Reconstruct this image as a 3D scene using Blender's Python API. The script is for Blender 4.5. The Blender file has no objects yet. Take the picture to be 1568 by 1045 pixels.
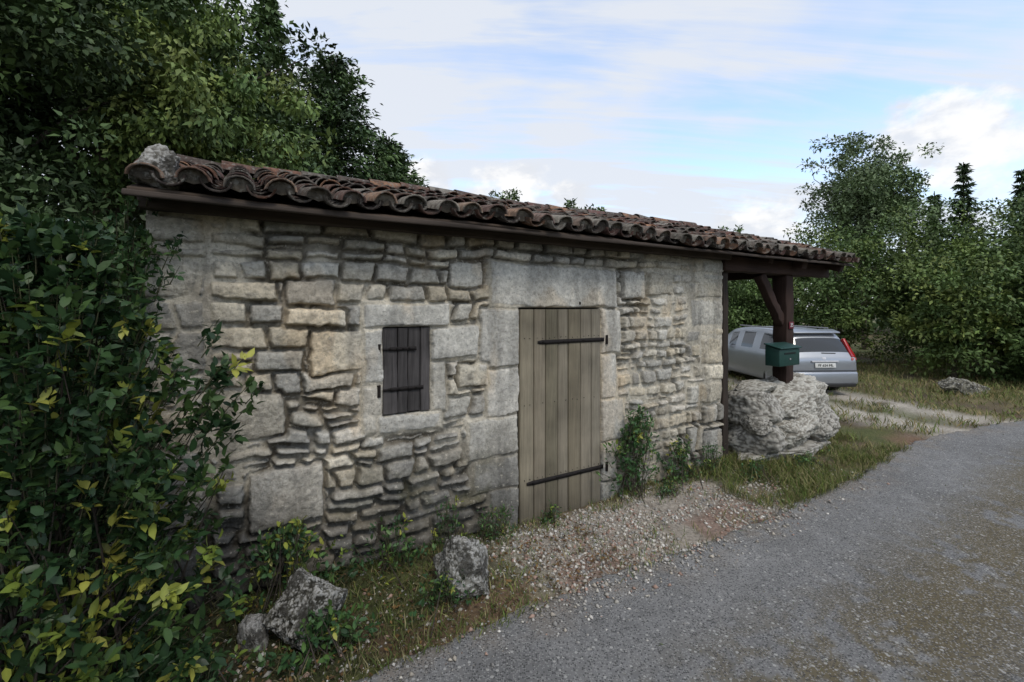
import bpy, math, random
import numpy as np
from mathutils import Vector, noise as mnoise
rs=np.random.RandomState(7); random.seed(7)
sc=bpy.context.scene
R=math.radians
# ------------------------------------------------------------------ helpers
def h2(ix,iy,seed=0):
    ix=ix.astype(np.int64); iy=iy.astype(np.int64)
    n=(ix*374761393+iy*668265263+seed*144269504)&0xffffffff
    n=((n^(n>>13))*1274126177)&0xffffffff
    n=((n^(n>>15))*2246822519)&0xffffffff
    return ((n^(n>>16))&0xffff)/65535.0
def vn(x,y,seed=0):
    x=np.asarray(x,float); y=np.asarray(y,float)
    ix=np.floor(x); iy=np.floor(y); fx=x-ix; fy=y-iy
    fx=fx*fx*(3-2*fx); fy=fy*fy*(3-2*fy)
    a=h2(ix,iy,seed); b=h2(ix+1,iy,seed); c=h2(ix,iy+1,seed); d=h2(ix+1,iy+1,seed)
    return (a*(1-fx)+b*fx)*(1-fy)+(c*(1-fx)+d*fx)*fy
def fbm(x,y,seed=0,o=4):
    s=0;a=.5;t=0
    for i in range(o):
        s=s+a*vn(x*2**i,y*2**i,seed+i*17); t+=a; a*=.5
    return s/t
def sm(e0,e1,x):
    t=np.clip((x-e0)/(e1-e0),0,1); return t*t*(3-2*t)
def link(o,parent=None):
    sc.collection.objects.link(o)
    if parent: o.parent=parent
    return o
def empty(name,loc=(0,0,0),rz=0):
    o=bpy.data.objects.new(name,None); o.location=loc; o.rotation_euler=(0,0,rz); o.empty_display_size=.3
    return link(o)
def build(name,V,Fs,mat,col=None,parent=None,smooth=False,mids=None):
    V=np.asarray(V,float).reshape(-1,3)
    if not isinstance(Fs,list): Fs=[Fs]
    Fs=[np.asarray(f,int) for f in Fs if len(f)]
    me=bpy.data.meshes.new(name)
    me.vertices.add(len(V)); me.vertices.foreach_set('co',V.ravel())
    loops=np.concatenate([f.ravel() for f in Fs]); tot=np.concatenate([np.full(len(f),f.shape[1]) for f in Fs])
    me.loops.add(len(loops)); me.loops.foreach_set('vertex_index',loops)
    me.polygons.add(len(tot)); st=np.concatenate([[0],np.cumsum(tot)[:-1]])
    me.polygons.foreach_set('loop_start',st)
    if smooth: me.polygons.foreach_set('use_smooth',np.ones(len(tot),bool))
    ml=mat if isinstance(mat,(list,tuple)) else [mat]
    for m in ml: me.materials.append(m)
    if mids is not None: me.polygons.foreach_set('material_index',np.asarray(mids,int))
    me.update(calc_edges=True); me.validate()
    if col is not None:
        c=np.ones((len(V),4)); c[:,:3]=col
        ca=me.color_attributes.new('Col','FLOAT_COLOR','POINT'); ca.data.foreach_set('color',c.ravel())
    return link(bpy.data.objects.new(name,me),parent)
def gridF(nx,ny):
    i,j=np.meshgrid(np.arange(nx-1),np.arange(ny-1),indexing='ij')
    a=(i*ny+j).ravel()
    return np.stack([a,a+ny,a+ny+1,a+1],1)
class Acc:
    def __init__(s): s.V=[];s.C=[];s.F={};s.n=0
    def add(s,V,F,C):
        V=np.asarray(V,float).reshape(-1,3); F=np.asarray(F,int)
        s.V.append(V); s.C.append(np.broadcast_to(np.asarray(C,float),(len(V),3)))
        s.F.setdefault(F.shape[1],[]).append(F+s.n); s.n+=len(V)
    def make(s,name,mat,parent=None,smooth=False):
        return build(name,np.concatenate(s.V),[np.concatenate(f) for f in s.F.values()],mat,np.concatenate(s.C),parent,smooth)
BF=np.array([[0,3,2,1],[4,5,6,7],[0,1,5,4],[1,2,6,5],[2,3,7,6],[3,0,4,7]])
def boxV(x0,x1,y0,y1,z0,z1,j=0):
    v=np.array([[x0,y0,z0],[x1,y0,z0],[x1,y1,z0],[x0,y1,z0],[x0,y0,z1],[x1,y0,z1],[x1,y1,z1],[x0,y1,z1]],float)
    return v+(rs.rand(8,3)-.5)*j
def bevel(o,w=.006,seg=2):
    m=o.modifiers.new('b','BEVEL'); m.width=w; m.segments=seg; m.limit_method='ANGLE'; return o
def boxobj(name,x0,x1,y0,y1,z0,z1,mat,parent,col=(.3,.3,.3),j=0,bw=.006):
    return bevel(build(name,boxV(x0,x1,y0,y1,z0,z1,j),BF,mat,col,parent),bw)
def tube(path,rad,n=7):
    P=np.asarray(path,float); m=len(P); rad=np.broadcast_to(rad,(m,))
    T=np.gradient(P,axis=0); T/=np.linalg.norm(T,axis=1)[:,None]+1e-9
    ref=np.array([.31,.2,.93]) if abs(T[:,2]).mean()<.8 else np.array([.95,.3,.1])
    A=np.cross(T,ref); A/=np.linalg.norm(A,axis=1)[:,None]+1e-9; B=np.cross(T,A)
    an=np.arange(n)*2*np.pi/n
    V=P[:,None]+rad[:,None,None]*(np.cos(an)[None,:,None]*A[:,None]+np.sin(an)[None,:,None]*B[:,None])
    i,j=np.meshgrid(np.arange(m-1),np.arange(n),indexing='ij')
    a=i*n+j; b=i*n+(j+1)%n
    return V.reshape(-1,3),np.stack([a,b,b+n,a+n],-1).reshape(-1,4)
# ------------------------------------------------------------------ materials
def attr_mat(name,rough=.9,nscale=20,namt=.35,bump=.3,bscale=60,trans=0,spec=.3,metal=0,bdist=.01,spots=()):
    m=bpy.data.materials.new(name); m.use_nodes=True; nt=m.node_tree; N=nt.nodes; L=nt.links
    b=N['Principled BSDF']; b.inputs['Roughness'].default_value=rough; b.inputs['Metallic'].default_value=metal
    b.inputs['Specular IOR Level'].default_value=spec
    at=N.new('ShaderNodeAttribute'); at.attribute_name='Col'
    tc=N.new('ShaderNodeTexCoord')
    out=at.outputs['Color']
    if namt>0:
        no=N.new('ShaderNodeTexNoise'); no.inputs['Scale'].default_value=nscale; no.inputs['Detail'].default_value=4; no.inputs['Roughness'].default_value=.65
        L.new(tc.outputs['Object'],no.inputs['Vector'])
        mr=N.new('ShaderNodeMapRange'); mr.inputs[1].default_value=.3; mr.inputs[2].default_value=.7
        mr.inputs[3].default_value=1-namt; mr.inputs[4].default_value=1+namt
        L.new(no.outputs['Fac'],mr.inputs[0])
        mx=N.new('ShaderNodeVectorMath'); mx.operation='SCALE'
        L.new(out,mx.inputs[0]); L.new(mr.outputs[0],mx.inputs['Scale']); out=mx.outputs[0]
    for (ssc,lo,hi,sc_,amt,off) in spots:
        ns=N.new('ShaderNodeTexNoise'); ns.inputs['Scale'].default_value=ssc; ns.inputs['Detail'].default_value=4; ns.inputs['Roughness'].default_value=.62
        mp=N.new('ShaderNodeMapping'); mp.inputs['Location'].default_value=(off,off*1.3,off*.7); L.new(tc.outputs['Object'],mp.inputs[0]); L.new(mp.outputs[0],ns.inputs['Vector'])
        mr=N.new('ShaderNodeMapRange'); mr.inputs[1].default_value=lo; mr.inputs[2].default_value=hi; mr.inputs[3].default_value=0; mr.inputs[4].default_value=amt
        L.new(ns.outputs['Fac'],mr.inputs[0])
        mi=N.new('ShaderNodeMix'); mi.data_type='RGBA'; L.new(mr.outputs[0],mi.inputs[0]); L.new(out,mi.inputs[6]); mi.inputs[7].default_value=(*sc_,1); out=mi.outputs[2]
    L.new(out,b.inputs['Base Color'])
    if bump>0:
        nb=N.new('ShaderNodeTexNoise'); nb.inputs['Scale'].default_value=bscale; nb.inputs['Detail'].default_value=4; nb.inputs['Roughness'].default_value=.7
        L.new(tc.outputs['Object'],nb.inputs['Vector'])
        bp=N.new('ShaderNodeBump'); bp.inputs['Strength'].default_value=bump; bp.inputs['Distance'].default_value=bdist
        L.new(nb.outputs['Fac'],bp.inputs['Height']); L.new(bp.outputs[0],b.inputs['Normal'])
    if trans>0:
        tr=N.new('ShaderNodeBsdfTranslucent'); L.new(out,tr.inputs['Color'])
        ms=N.new('ShaderNodeMixShader'); ms.inputs[0].default_value=trans
        L.new(b.outputs[0],ms.inputs[1]); L.new(tr.outputs[0],ms.inputs[2]); L.new(ms.outputs[0],N['Material Output'].inputs['Surface'])
    return m
def wood_mat(name,axis='z',amt=.4):
    m=attr_mat(name,.85,1,0,0); nt=m.node_tree;N=nt.nodes;L=nt.links;b=N['Principled BSDF']
    tc=N.new('ShaderNodeTexCoord'); mp=N.new('ShaderNodeMapping')
    mp.inputs['Scale'].default_value={'z':(45,45,2.2),'x':(2.2,45,45),'y':(45,2.2,45)}[axis]
    L.new(tc.outputs['Object'],mp.inputs[0])
    no=N.new('ShaderNodeTexNoise'); no.inputs['Scale'].default_value=1; no.inputs['Detail'].default_value=6; no.inputs['Roughness'].default_value=.7
    no.inputs['Distortion'].default_value=.6
    L.new(mp.outputs[0],no.inputs['Vector'])
    n2=N.new('ShaderNodeTexNoise'); n2.inputs['Scale'].default_value=2.5; n2.inputs['Detail'].default_value=5
    L.new(tc.outputs['Object'],n2.inputs['Vector'])
    ad=N.new('ShaderNodeMath'); ad.operation='ADD'; L.new(no.outputs['Fac'],ad.inputs[0]); L.new(n2.outputs['Fac'],ad.inputs[1])
    mr=N.new('ShaderNodeMapRange'); mr.inputs[1].default_value=.7; mr.inputs[2].default_value=1.3; mr.inputs[3].default_value=1-amt; mr.inputs[4].default_value=1+amt
    L.new(ad.outputs[0],mr.inputs[0])
    at=[n for n in N if n.type=='ATTRIBUTE'][0]
    mx=N.new('ShaderNodeVectorMath'); mx.operation='SCALE'; L.new(at.outputs['Color'],mx.inputs[0]); L.new(mr.outputs[0],mx.inputs['Scale'])
    L.new(mx.outputs[0],b.inputs['Base Color'])
    bp=N.new('ShaderNodeBump'); bp.inputs['Strength'].default_value=.6; bp.inputs['Distance'].default_value=.005
    L.new(no.outputs['Fac'],bp.inputs['Height']); L.new(bp.outputs[0],b.inputs['Normal'])
    return m
M_stone=attr_mat('limestone',.95,30,.28,.9,85,bdist=.010,spots=((48,.56,.66,(.16,.15,.125),.5,0),(30,.60,.68,(.60,.55,.45),.5,9)))
M_rock=attr_mat('lichen_rock',.95,18,.4,1.,45,bdist=.02,spots=((9,.48,.56,(.045,.042,.035),.85,0),(22,.56,.62,(.42,.41,.38),.8,3)))
M_tile=attr_mat('clay_tile',.92,24,.5,.6,110,bdist=.005,spots=((7,.50,.62,(.055,.045,.038),.75,0),(26,.55,.63,(.20,.19,.165),.7,3)))
M_ground=attr_mat('soil',1,35,.45,.9,90,bdist=.015,spots=((70,.58,.66,(.05,.04,.03),.6,0),(60,.6,.68,(.33,.30,.25),.5,3)))
M_pebble=attr_mat('pebbles',.95,60,.0,0)
M_leaf=attr_mat('leaf',.6,9,0,0,trans=0,spec=.3)
M_gloss=attr_mat('glossy_leaf',.40,25,0,0,trans=.2,spec=.3)
M_grass=attr_mat('grass_blade',.7,5,0,0,trans=0,spec=.2)
M_bark=attr_mat('bark',.95,20,.4,0,40)
M_door=wood_mat('door_boards','z',.38); M_shut=wood_mat('shutter_boards','z',.75); M_beam=wood_mat('beam_wood','x',.5)
M_iron=attr_mat('rusty_iron',.75,50,.4,.3,150,metal=.3)
M_paint=attr_mat('box_paint',.55,15,.15,0,spec=.4)
M_car=attr_mat('car_paint',.3,3,.03,0,spec=.6,metal=.55)
M_glass=attr_mat('car_glass',.06,3,0,0,spec=.8)
M_plain=attr_mat('plastic',.5,10,.1,0)
M_red=attr_mat('lamp_red',.2,10,.05,0,spec=.6)
# ------------------------------------------------------------------ camera
cam=bpy.data.cameras.new('camera'); co=bpy.data.objects.new('camera',cam); link(co)
cam.lens=16; cam.sensor_width=36; cam.clip_end=2000; cam.clip_start=.05; cam.shift_y=-.0325
co.location=(0,0,2.0); co.rotation_euler=(R(90),0,0); sc.camera=co
# ------------------------------------------------------------------ hut frame
TH=R(30.87); O=np.array([-2.27,2.806])
cu,su=math.cos(TH),math.sin(TH)
hut=empty('stone_hut',(O[0],O[1],0),TH)
def w2h(X,Y):
    x=X-O[0]; y=Y-O[1]; return x*cu+y*su, -x*su+y*cu
def h2w(u,v): return O[0]+u*cu-v*su, O[1]+u*su+v*cu
DOOR=(2.717,3.722,-.05,2.0); WIN=(1.47,1.86,1.147,1.842)
# ---- stones
def rnd_e(d1,d2,r):
    a=np.clip(r-d1,0,None); b=np.clip(r-d2,0,None)
    return np.where((d1<r)&(d2<r),r-np.hypot(a,b),np.minimum(d1,d2))
def voro(U,Z,cw,ch,seed):
    gz=Z/ch; row=np.floor(gz)
    F1=np.full(U.shape,9.);F2=np.full(U.shape,9.);ID=np.zeros(U.shape)
    asp=ch/cw*1.25
    for dr in(-1,0,1):
        r=row+dr; off=.5*(r%2); cx=np.floor(U/cw+off)
        for dc in(-1,0,1):
            c=cx+dc
            px=(c+.5+(h2(c,r,seed)-.5)*.75-off)*cw; pz=(r+.5+(h2(c,r,seed+1)-.5)*.65)*ch
            d=((np.abs(U-px)*asp)**3+np.abs(Z-pz)**3)**(1/3)
            new=d<F1
            F2=np.where(new,F1,np.minimum(F2,d)); ID=np.where(new,c*131+r*7919+seed,ID); F1=np.where(new,d,F1)
    return ID,(F2-F1)/2
def ashlar(U,Z,h0,h1,w0,w1,seed,u0=-.5,u1=8.5,z1=3.,rc=.02,split=0.,slant=.9):
    r=np.random.RandomState(seed); ID=np.zeros(U.shape);E=np.zeros(U.shape); z=-.3;k=0
    while z<z1:
        h=r.uniform(h0,h1); m=(Z>=z)&(Z<z+h)
        ub=[u0-r.rand()*w1]
        while ub[-1]<u1: ub.append(ub[-1]+w0+(w1-w0)*r.rand()**1.4)
        ub=np.array(ub); sl=(r.rand(len(ub))-.5)*slant; spl=r.rand(len(ub))<split; sf=r.uniform(.35,.65,len(ub))
        if m.any():
            uu=U[m]; zz=Z[m]; t=np.clip(np.searchsorted(ub,uu)-1,0,len(ub)-2)
            dz=zz-z-h/2
            dl=(uu-ub[t]-sl[t]*dz); dr=(ub[t+1]+sl[t+1]*dz-uu)
            t2=np.where(dl<0,np.maximum(t-1,0),np.where(dr<0,np.minimum(t+1,len(ub)-2),t))
            dl=(uu-ub[t2]-sl[t2]*dz); dr=(ub[t2+1]+sl[t2+1]*dz-uu)
            bot=zz-z; top=z+h-zz; sub=np.zeros(len(t2))
            s=spl[t2]; mid=z+h*sf[t2]; up=zz>mid
            bot=np.where(s&up,zz-mid,bot); top=np.where(s&~up,mid-zz,top); sub=np.where(s&up,1,0)
            e=rnd_e(np.clip(np.minimum(dl,dr),0,None),np.minimum(bot,top),rc)
            ID[m]=k*1009+t2*13+seed+sub*7; E[m]=e
        z+=h;k+=1
    return ID,E
PAL=np.array([[.58,.51,.385],[.52,.47,.37],[.64,.58,.46],[.50,.475,.41],[.44,.415,.36],[.56,.49,.37],[.62,.57,.48],[.54,.515,.45]])
def stone_col(ID,U,Z,e):
    k=(h2(ID,ID*0+3,5)*len(PAL)).astype(int)%len(PAL)
    c=PAL[k]*(.80+.30*h2(ID,ID*0,9))[...,None]
    n=fbm(U*5,Z*5,31); c=c*(.76+.48*n)[...,None]
    g=sm(.5,.72,fbm(U*2.3+4,Z*2.3,55))[...,None]*.5
    c=c*(1-g)+np.array([.39,.38,.345])*g
    sp=sm(.6,.75,fbm(U*22,Z*22,77,3))[...,None]*.4
    c=c*(1-sp)+np.array([.19,.18,.16])*sp
    return c
du=.0082
us=np.arange(0,5.735,du); zs=np.arange(-.12,2.64,du)
U,Z=np.meshgrid(us,zs,indexing='ij')
chipx=.012*(fbm(U*32,Z*32,15,3)-.5); chipz=.012*(fbm(U*32,Z*32,16,3)-.5)
wu=U+.030*(fbm(U*4,Z*4,1)-.5)+.030*(fbm(U*13,Z*13,2)-.5)+chipx; wz=Z+.07*(fbm(U*1.6,Z*1.6,3)-.5)+.040*(fbm(U*8,Z*8,4)-.5)+chipz
wz2=Z+.12*(fbm(U*1.4,Z*1.0,6)-.5)+.06*(fbm(U*5,Z*5,7)-.5)+chipz; wu2=U+.07*(fbm(U*6,Z*6,9)-.5)+.02*(fbm(U*18,Z*18,10)-.5)+chipx
idA,eA=ashlar(wu,wz,.13,.20,.16,.46,11,rc=.020,split=.08,slant=.6)
idQ,eQ=ashlar(wu,wz,.20,.34,.30,.6,5,rc=.03)
idR,eR=ashlar(wu2,wz2,.075,.15,.12,.42,3,rc=.034,split=.22)
idS,eS=ashlar(wu2,wz+.05*(fbm(U*3+5,Z*3,19)-.5),.09,.17,.10,.30,23,rc=.036,split=.25,slant=.7)
zbound=1.22+.22*np.sin(U*2.1+.6)
rA=(wz>zbound)&(U<2.75); qb=5.2+.14*np.sign(np.sin(Z*11)); rQ=(U>qb)|(U<.33)
rA2=(wz>2.42)
rS=(U>3.95)&~rQ
ID=np.where(rA|rA2,idA,np.where(rS,idS,idR)); E=np.where(rA|rA2,eA,np.where(rS,eS,eR))
rr=np.where(rA|rA2,.015,.022)
ID=np.where(rQ,idQ,ID); E=np.where(rQ,eQ,E)
E=np.minimum(E,np.where(U<2.75,np.abs(wz-zbound),9)); E=np.minimum(E,np.abs(wz-2.42)); E=np.minimum(E,np.minimum(np.abs(wu-qb),np.abs(wu-.33)))
rects=[(.785,1.125,2.01,2.21),(.785,1.2,1.85,2.0),(.945,1.345,1.50,1.84),(1.31,2.04,1.84,2.04),(1.31,1.47,1.40,1.84),(1.31,1.47,1.02,1.40),
(1.86,2.31,1.55,1.84),(1.86,2.0,1.14,1.55),(1.42,1.96,1.0,1.147),(2.31,2.72,1.45,1.98),(2.38,2.72,1.02,1.45),(2.2,2.72,.66,1.02),(2.25,2.72,.36,.66),(2.4,2.72,-.1,.36),
(2.42,3.94,2.0,2.41),(3.72,4.0,1.52,2.0),(3.72,3.93,1.05,1.52),(3.72,4.05,.6,1.05),(3.72,3.95,.2,.6),(3.72,4.02,-.1,.2),(.55,1.045,.45,.86),(.36,.78,1.1,1.42),
(4.02,4.35,2.1,2.4),(4.4,4.8,2.14,2.4),(5.12,5.74,1.75,2.1),(5.3,5.74,1.3,1.62),(5.35,5.74,.1,.5),(2.04,2.36,2.16,2.4),(2.1,2.4,1.3,1.5)]
for k,(a,b,c,d) in enumerate(rects):
    ins=rnd_e(np.minimum(wu-a,b-wu),np.minimum(wz-c,d-wz),.025)
    m=np.minimum(np.minimum(wu-a,b-wu),np.minimum(wz-c,d-wz))>0
    ID=np.where(m,90001+k*37,ID); rr=np.where(m,.014,rr)
    E=np.where(m,np.maximum(ins,0),np.minimum(E,np.maximum(0,-ins)))
big=(ID>=90001)
gap=.002+.008*vn(U*3,Z*3,8)+np.where(big,0,.008*h2(ID,ID*0+7,3)**2)
p=sm(0,1,(E-gap)/rr)
rnd=h2(ID,ID*0+1,12)
tx=(h2(ID,ID*0+2,13)-.5); ty=(h2(ID,ID*0+4,14)-.5)
H=-.056+p*(.054+.030*rnd)+p*.020*tx*np.sin(U*5+ID)+p*.020*ty*np.sin(Z*14+ID)+p*.010*sm(0,.06,E)+.012*(fbm(U*7,Z*7,41)-.5)+.016*(fbm(U*24,Z*24,42)-.5)+.007*(fbm(U*60,Z*60,43,2)-.5)
flush=np.zeros_like(U)
for (a,b,c,d) in rects[3:20]:
    flush=np.maximum(flush,sm(-.06,.03,np.minimum(np.minimum(U-a,b-U),np.minimum(Z-c,d-Z))))
H=H*(1-flush*.5)+flush*.5*(.012)*p+flush*.5*(1-p)*-.01
reg=.85*(1-sm(.35,.75,U))*sm(.5,.9,Z)+.72*sm(4.8,5.3,U)*sm(.5,1.,Z)+.80*flush+.30*sm(3.85,4.4,U)*sm(1.3,1.9,Z)+.30*sm(3.8,4.1,U)+.25*(1-sm(.3,.7,np.abs(U-1.7)))*(1-sm(.5,.8,np.abs(Z-1.4)))
reg=reg+1.7*(fbm(U*1.7+9,Z*1.7,61)-.5)+.04
mm=-.062+.070*np.clip(reg,0,1)+.008*(fbm(U*18,Z*18,62)-.5)
isM=sm(-.003,.003,mm-H)
Hh=np.maximum(H,mm)
col=stone_col(ID,U,Z,E)
fl=(sm(.5,1,flush)*.65)[...,None]; col=col*(1-fl)+np.array([.54,.52,.465])*(.70+.6*fbm(U*9,Z*9,73))[...,None]*fl
mort=np.array([.52,.475,.385])*(.7+.6*fbm(U*6,Z*6,71))[...,None]
deep=np.array([.11,.093,.068]); dk=(1-sm(-.052,-.024,Hh))[...,None]
mort=mort*(1-dk)+deep*dk
col=col*(1-isM[...,None])+mort*isM[...,None]
dj=((1-p)*(1-isM)*.5*(1-.7*flush))[...,None]; col=col*(1-dj)+deep*dj
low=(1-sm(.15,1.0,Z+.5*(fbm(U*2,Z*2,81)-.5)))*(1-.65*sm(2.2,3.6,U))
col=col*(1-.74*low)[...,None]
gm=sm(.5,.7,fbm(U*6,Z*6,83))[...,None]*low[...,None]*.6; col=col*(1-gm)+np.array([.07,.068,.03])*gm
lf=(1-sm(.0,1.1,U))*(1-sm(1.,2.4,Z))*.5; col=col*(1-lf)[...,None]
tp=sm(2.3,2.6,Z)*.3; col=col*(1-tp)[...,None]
stain=sm(.5,.7,fbm(U*7,Z*1.1,87))*.28; col=col*(1-stain)[...,None]
rust=sm(.60,.72,fbm(U*3+2,Z*1.5+7,85))[...,None]*.5; col=col*(1-rust)+col*np.array([1.08,.94,.78])*rust
def ins(o,g=.0): return (U>o[0]+g)&(U<o[1]-g)&(Z>o[2]-.2 if o is DOOR else Z>o[2]+g)&(Z<o[3]-g)
hole=ins(DOOR)|ins(WIN)
Y=-Hh; Y=np.where(hole,.13,Y); col=np.where(hole[...,None],np.array([.1,.09,.08]),col)
Y[0,:]=.25;Y[-1,:]=.25;Y[:,-1]=.25
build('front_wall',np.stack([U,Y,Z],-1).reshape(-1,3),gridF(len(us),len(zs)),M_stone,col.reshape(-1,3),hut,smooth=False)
sec=[(.2,-.1),(4.6,-.1),(4.6,2.60),(2.4,3.36),(.2,2.66)]
def sidewall(name,u,flip):
    vs=np.arange(.2,4.601,.02); zz=np.arange(-.1,3.4,.02); A,B=np.meshgrid(vs,zz,indexing='ij')
    top=np.where(A<2.4,2.66+(A-.2)*.318,3.36-(A-2.4)*.345); B=np.minimum(B,top)
    i,e=ashlar(A+.04*fbm(A*5,B*5,2),B+.06*fbm(A*4,B*4,8),.09,.18,.12,.45,51,z1=3.8,rc=.03); q=sm(.004,.03,e); hh=q*.05+.01*fbm(A*9,B*9,3)
    c=stone_col(i,A,B,e)*(.3+.7*q)[...,None]
    build(name,np.stack([u+(hh if flip else -hh),A,B],-1).reshape(-1,3),gridF(len(vs),len(zz)),M_stone,c.reshape(-1,3),hut)
sidewall('end_wall',5.68,True); sidewall('end_wall_b',.05,False)
cv=[(u,v,z) for u in(.06,5.67) for v,z in sec]
build('wall_core',cv,[np.array([[0,1,6,5],[1,2,7,6],[2,3,8,7],[3,4,9,8],[4,0,5,9]]),np.array([[4,3,2,1,0],[5,6,7,8,9]])],M_stone,(.3,.27,.22),hut)
# ------------------------------------------------------------------ roof
EZ=math.atan(.318)
ca,sa=math.cos(EZ),math.sin(EZ)
def roofpt(u,a,c,back=False):
    u=np.asarray(u,float);a=np.asarray(a,float);c=np.asarray(c,float)
    sag=-.05*np.sin(np.clip(u/8.4,0,1)*np.pi)*np.clip(a/2,0,1)+.055*(fbm(u*.9+3,a*.9,91,3)-.5)-.10*(1-sm(0,3,u))*np.clip(a/2.8,0,1)
    if not back: return np.stack([u,-.32+a*ca-c*sa,2.665+a*sa+c*ca+sag],-1)
    return np.stack([u,5.15-a*ca+c*sa,2.665+a*sa+c*ca-.05+sag],-1)
LEN=2.86; UL=-.03
TC=np.array([[.11,.062,.046],[.075,.055,.046],[.14,.07,.046],[.10,.085,.07],[.19,.17,.145],[.10,.05,.04],[.065,.052,.045],[.21,.115,.07],[.12,.065,.055],[.14,.12,.10]])
def tile(acc,u,a,Lg,r0,r1,up,base,rot,back,colr,ns=8,fill=False,tilt=0.):
    th=np.linspace(0,np.pi,ns); s=1 if up else -1
    pts=[]
    for (aa,r,cc) in((0,r0,base+tilt),(Lg,r1,base-(.018 if up else .010))):
        for t in(.0,.014):
            pts.append(np.stack([(r-t)*np.cos(th)*1.0, np.full(ns,aa)+.012*np.sin(th*2+u*9)*(aa==0), cc+s*(r-t)*np.sin(th)*.86],-1))
    P=np.array(pts)
    x=P[...,0]; y=P[...,1]
    X=u+x*math.cos(rot)-y*math.sin(rot); A=a+x*math.sin(rot)+y*math.cos(rot)
    V=roofpt(X,A,P[...,2],back).reshape(-1,3)
    F=[]
    i=np.arange(ns-1)
    for (p,q) in((0,2),(3,1),(1,0)):
        F.append(np.stack([p*ns+i,p*ns+i+1,q*ns+i+1,q*ns+i],1))
    cc=np.repeat(np.array([colr*.95,colr*.6,colr,colr*.5]),ns,axis=0)*rs.uniform(.85,1.15,(4*ns,1))
    acc.add(V,np.concatenate(F),cc)
    if fill:
        q=np.stack([(r0-.013)*np.cos(th),np.full(ns,.03),base+s*(r0-.013)*np.sin(th)*.86],-1)
        Vf=roofpt(u+q[:,0],a+q[:,1],q[:,2],back)
        acc.add(np.concatenate([Vf,roofpt(np.array([u]),np.array([a+.035]),np.array([base-.02]))]),np.stack([i,i+1,i*0+ns],1),np.array([.10,.085,.065])*(.4+rs.rand()))
acc=Acc(); SP=.225
for back in(False,True):
    ncol=int((8.38-UL)/SP); rows=9
    for k in range(ncol+1):
        u=UL+.09+k*SP+rs.uniform(-.014,.014)
        for r in range(rows):
            a=r*.322+rs.uniform(-.03,.03)+(rs.uniform(-.05,.04) if r==0 else 0)
            c=TC[rs.randint(len(TC))]*rs.uniform(.6,1.35)
            if r==0: c=c*.7+np.array([.12,.11,.09])*rs.uniform(.2,1.1)
            tile(acc,u,a,min(.43,LEN-a+.05),.090+rs.uniform(-.006,.006),.072,True,.066+rs.uniform(-.006,.010),rs.uniform(-.09,.09),back,c,fill=(r==0 and not back),tilt=rs.uniform(0,.024))
            c=TC[rs.randint(len(TC))]*rs.uniform(.4,.8)
            tile(acc,u+SP/2,a-.03,min(.42,LEN-a+.05),.084,.096,False,.096,rs.uniform(-.05,.05),back,c)
acc.make('roof_tiles',M_tile,hut,smooth=False)
acc=Acc()
for k in range(21):
    u=UL-.03+k*.397; th=np.linspace(0,np.pi,9); pts=[]
    for uu,r in((u,.12),(u+.43,.10)):
        b=roofpt(np.array([uu]),np.array([LEN]),np.array([.05]))[0]
        pts.append(np.stack([np.full(9,uu),b[1]+r*np.cos(th),b[2]+.02+r*np.sin(th)+rs.uniform(-.01,.01)],-1))
    i=np.arange(8); acc.add(np.concatenate(pts),np.stack([i,i+9,i+10,i+1],1),TC[rs.randint(len(TC))])
acc.make('ridge_tiles',M_tile,hut)
acc=Acc(); nb=40
for k in range(14):
    a0=k*.205; a1=a0+.2
    for back in(False,True):
        seg=np.linspace(UL,8.4,nb)
        P=[]
        for (a,c) in((a0,-.03),(a1,-.03),(a1,-.005),(a0,-.005)): P.append(roofpt(seg,np.full(nb,a),np.full(nb,c),back))
        P=np.array(P); F=[]; i=np.arange(nb-1)
        for q in range(4): F.append(np.stack([q*nb+i,q*nb+i+1,((q+1)%4)*nb+i+1,((q+1)%4)*nb+i],1))
        acc.add(P.reshape(-1,3),np.concatenate(F),np.array([.06,.042,.03])*rs.uniform(.6,1.3))
acc.make('roof_boards',M_beam,hut)
def beam(name,p,q,w,h,colr,mat=None,parent=None):
    p=np.array(p,float);q=np.array(q,float); n=14; t=np.linspace(0,1,n)[:,None]; C=p+(q-p)*t
    d=(q-p)/np.linalg.norm(q-p); ref=np.array([0,0,1.]) if abs(d[2])<.9 else np.array([0,1.,0])
    s=np.cross(d,ref); s/=np.linalg.norm(s); tt=np.cross(s,d)
    V=[]
    for (a,b) in((-1,-1),(1,-1),(1,1),(-1,1)): V.append(C+s*a*w/2+tt*b*h/2+(rs.rand(n,3)-.5)*.014)
    V=np.stack(V,1).reshape(-1,3); i,j=np.meshgrid(np.arange(n-1),np.arange(4),indexing='ij')
    A=i*4+j;B=i*4+(j+1)%4
    o=build(name,V,np.concatenate([np.stack([A,B,B+4,A+4],-1).reshape(-1,4),np.array([[3,2,1,0],[4*n-4,4*n-3,4*n-2,4*n-1]])]),mat or M_beam,colr,parent or hut)
    return bevel(o,.012,2)
beam('wall_plate',(-.02,-.06,2.64),(5.78,-.06,2.64),.10,.09,(.05,.037,.028))
beam('eave_fascia',(UL-.02,-.325,2.636),(8.4,-.325,2.636),.03,.035,(.05,.038,.03))
M_post=wood_mat('post_wood','z',.5)
PC=(.036,.020,.015)
beam('porch_eave_beam',(5.7,.02,2.56),(8.3,.02,2.56),.17,.19,PC)
beam('porch_post',(7.28,.08,.86),(7.28,.08,2.47),.2,.2,PC,M_post)
beam('porch_brace',(6.62,.05,2.46),(7.2,.07,1.78),.11,.13,PC,M_post)
beam('corner_post',(5.84,.08,0),(5.84,.08,2.47),.11,.13,(.035,.026,.02),M_post)
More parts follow.
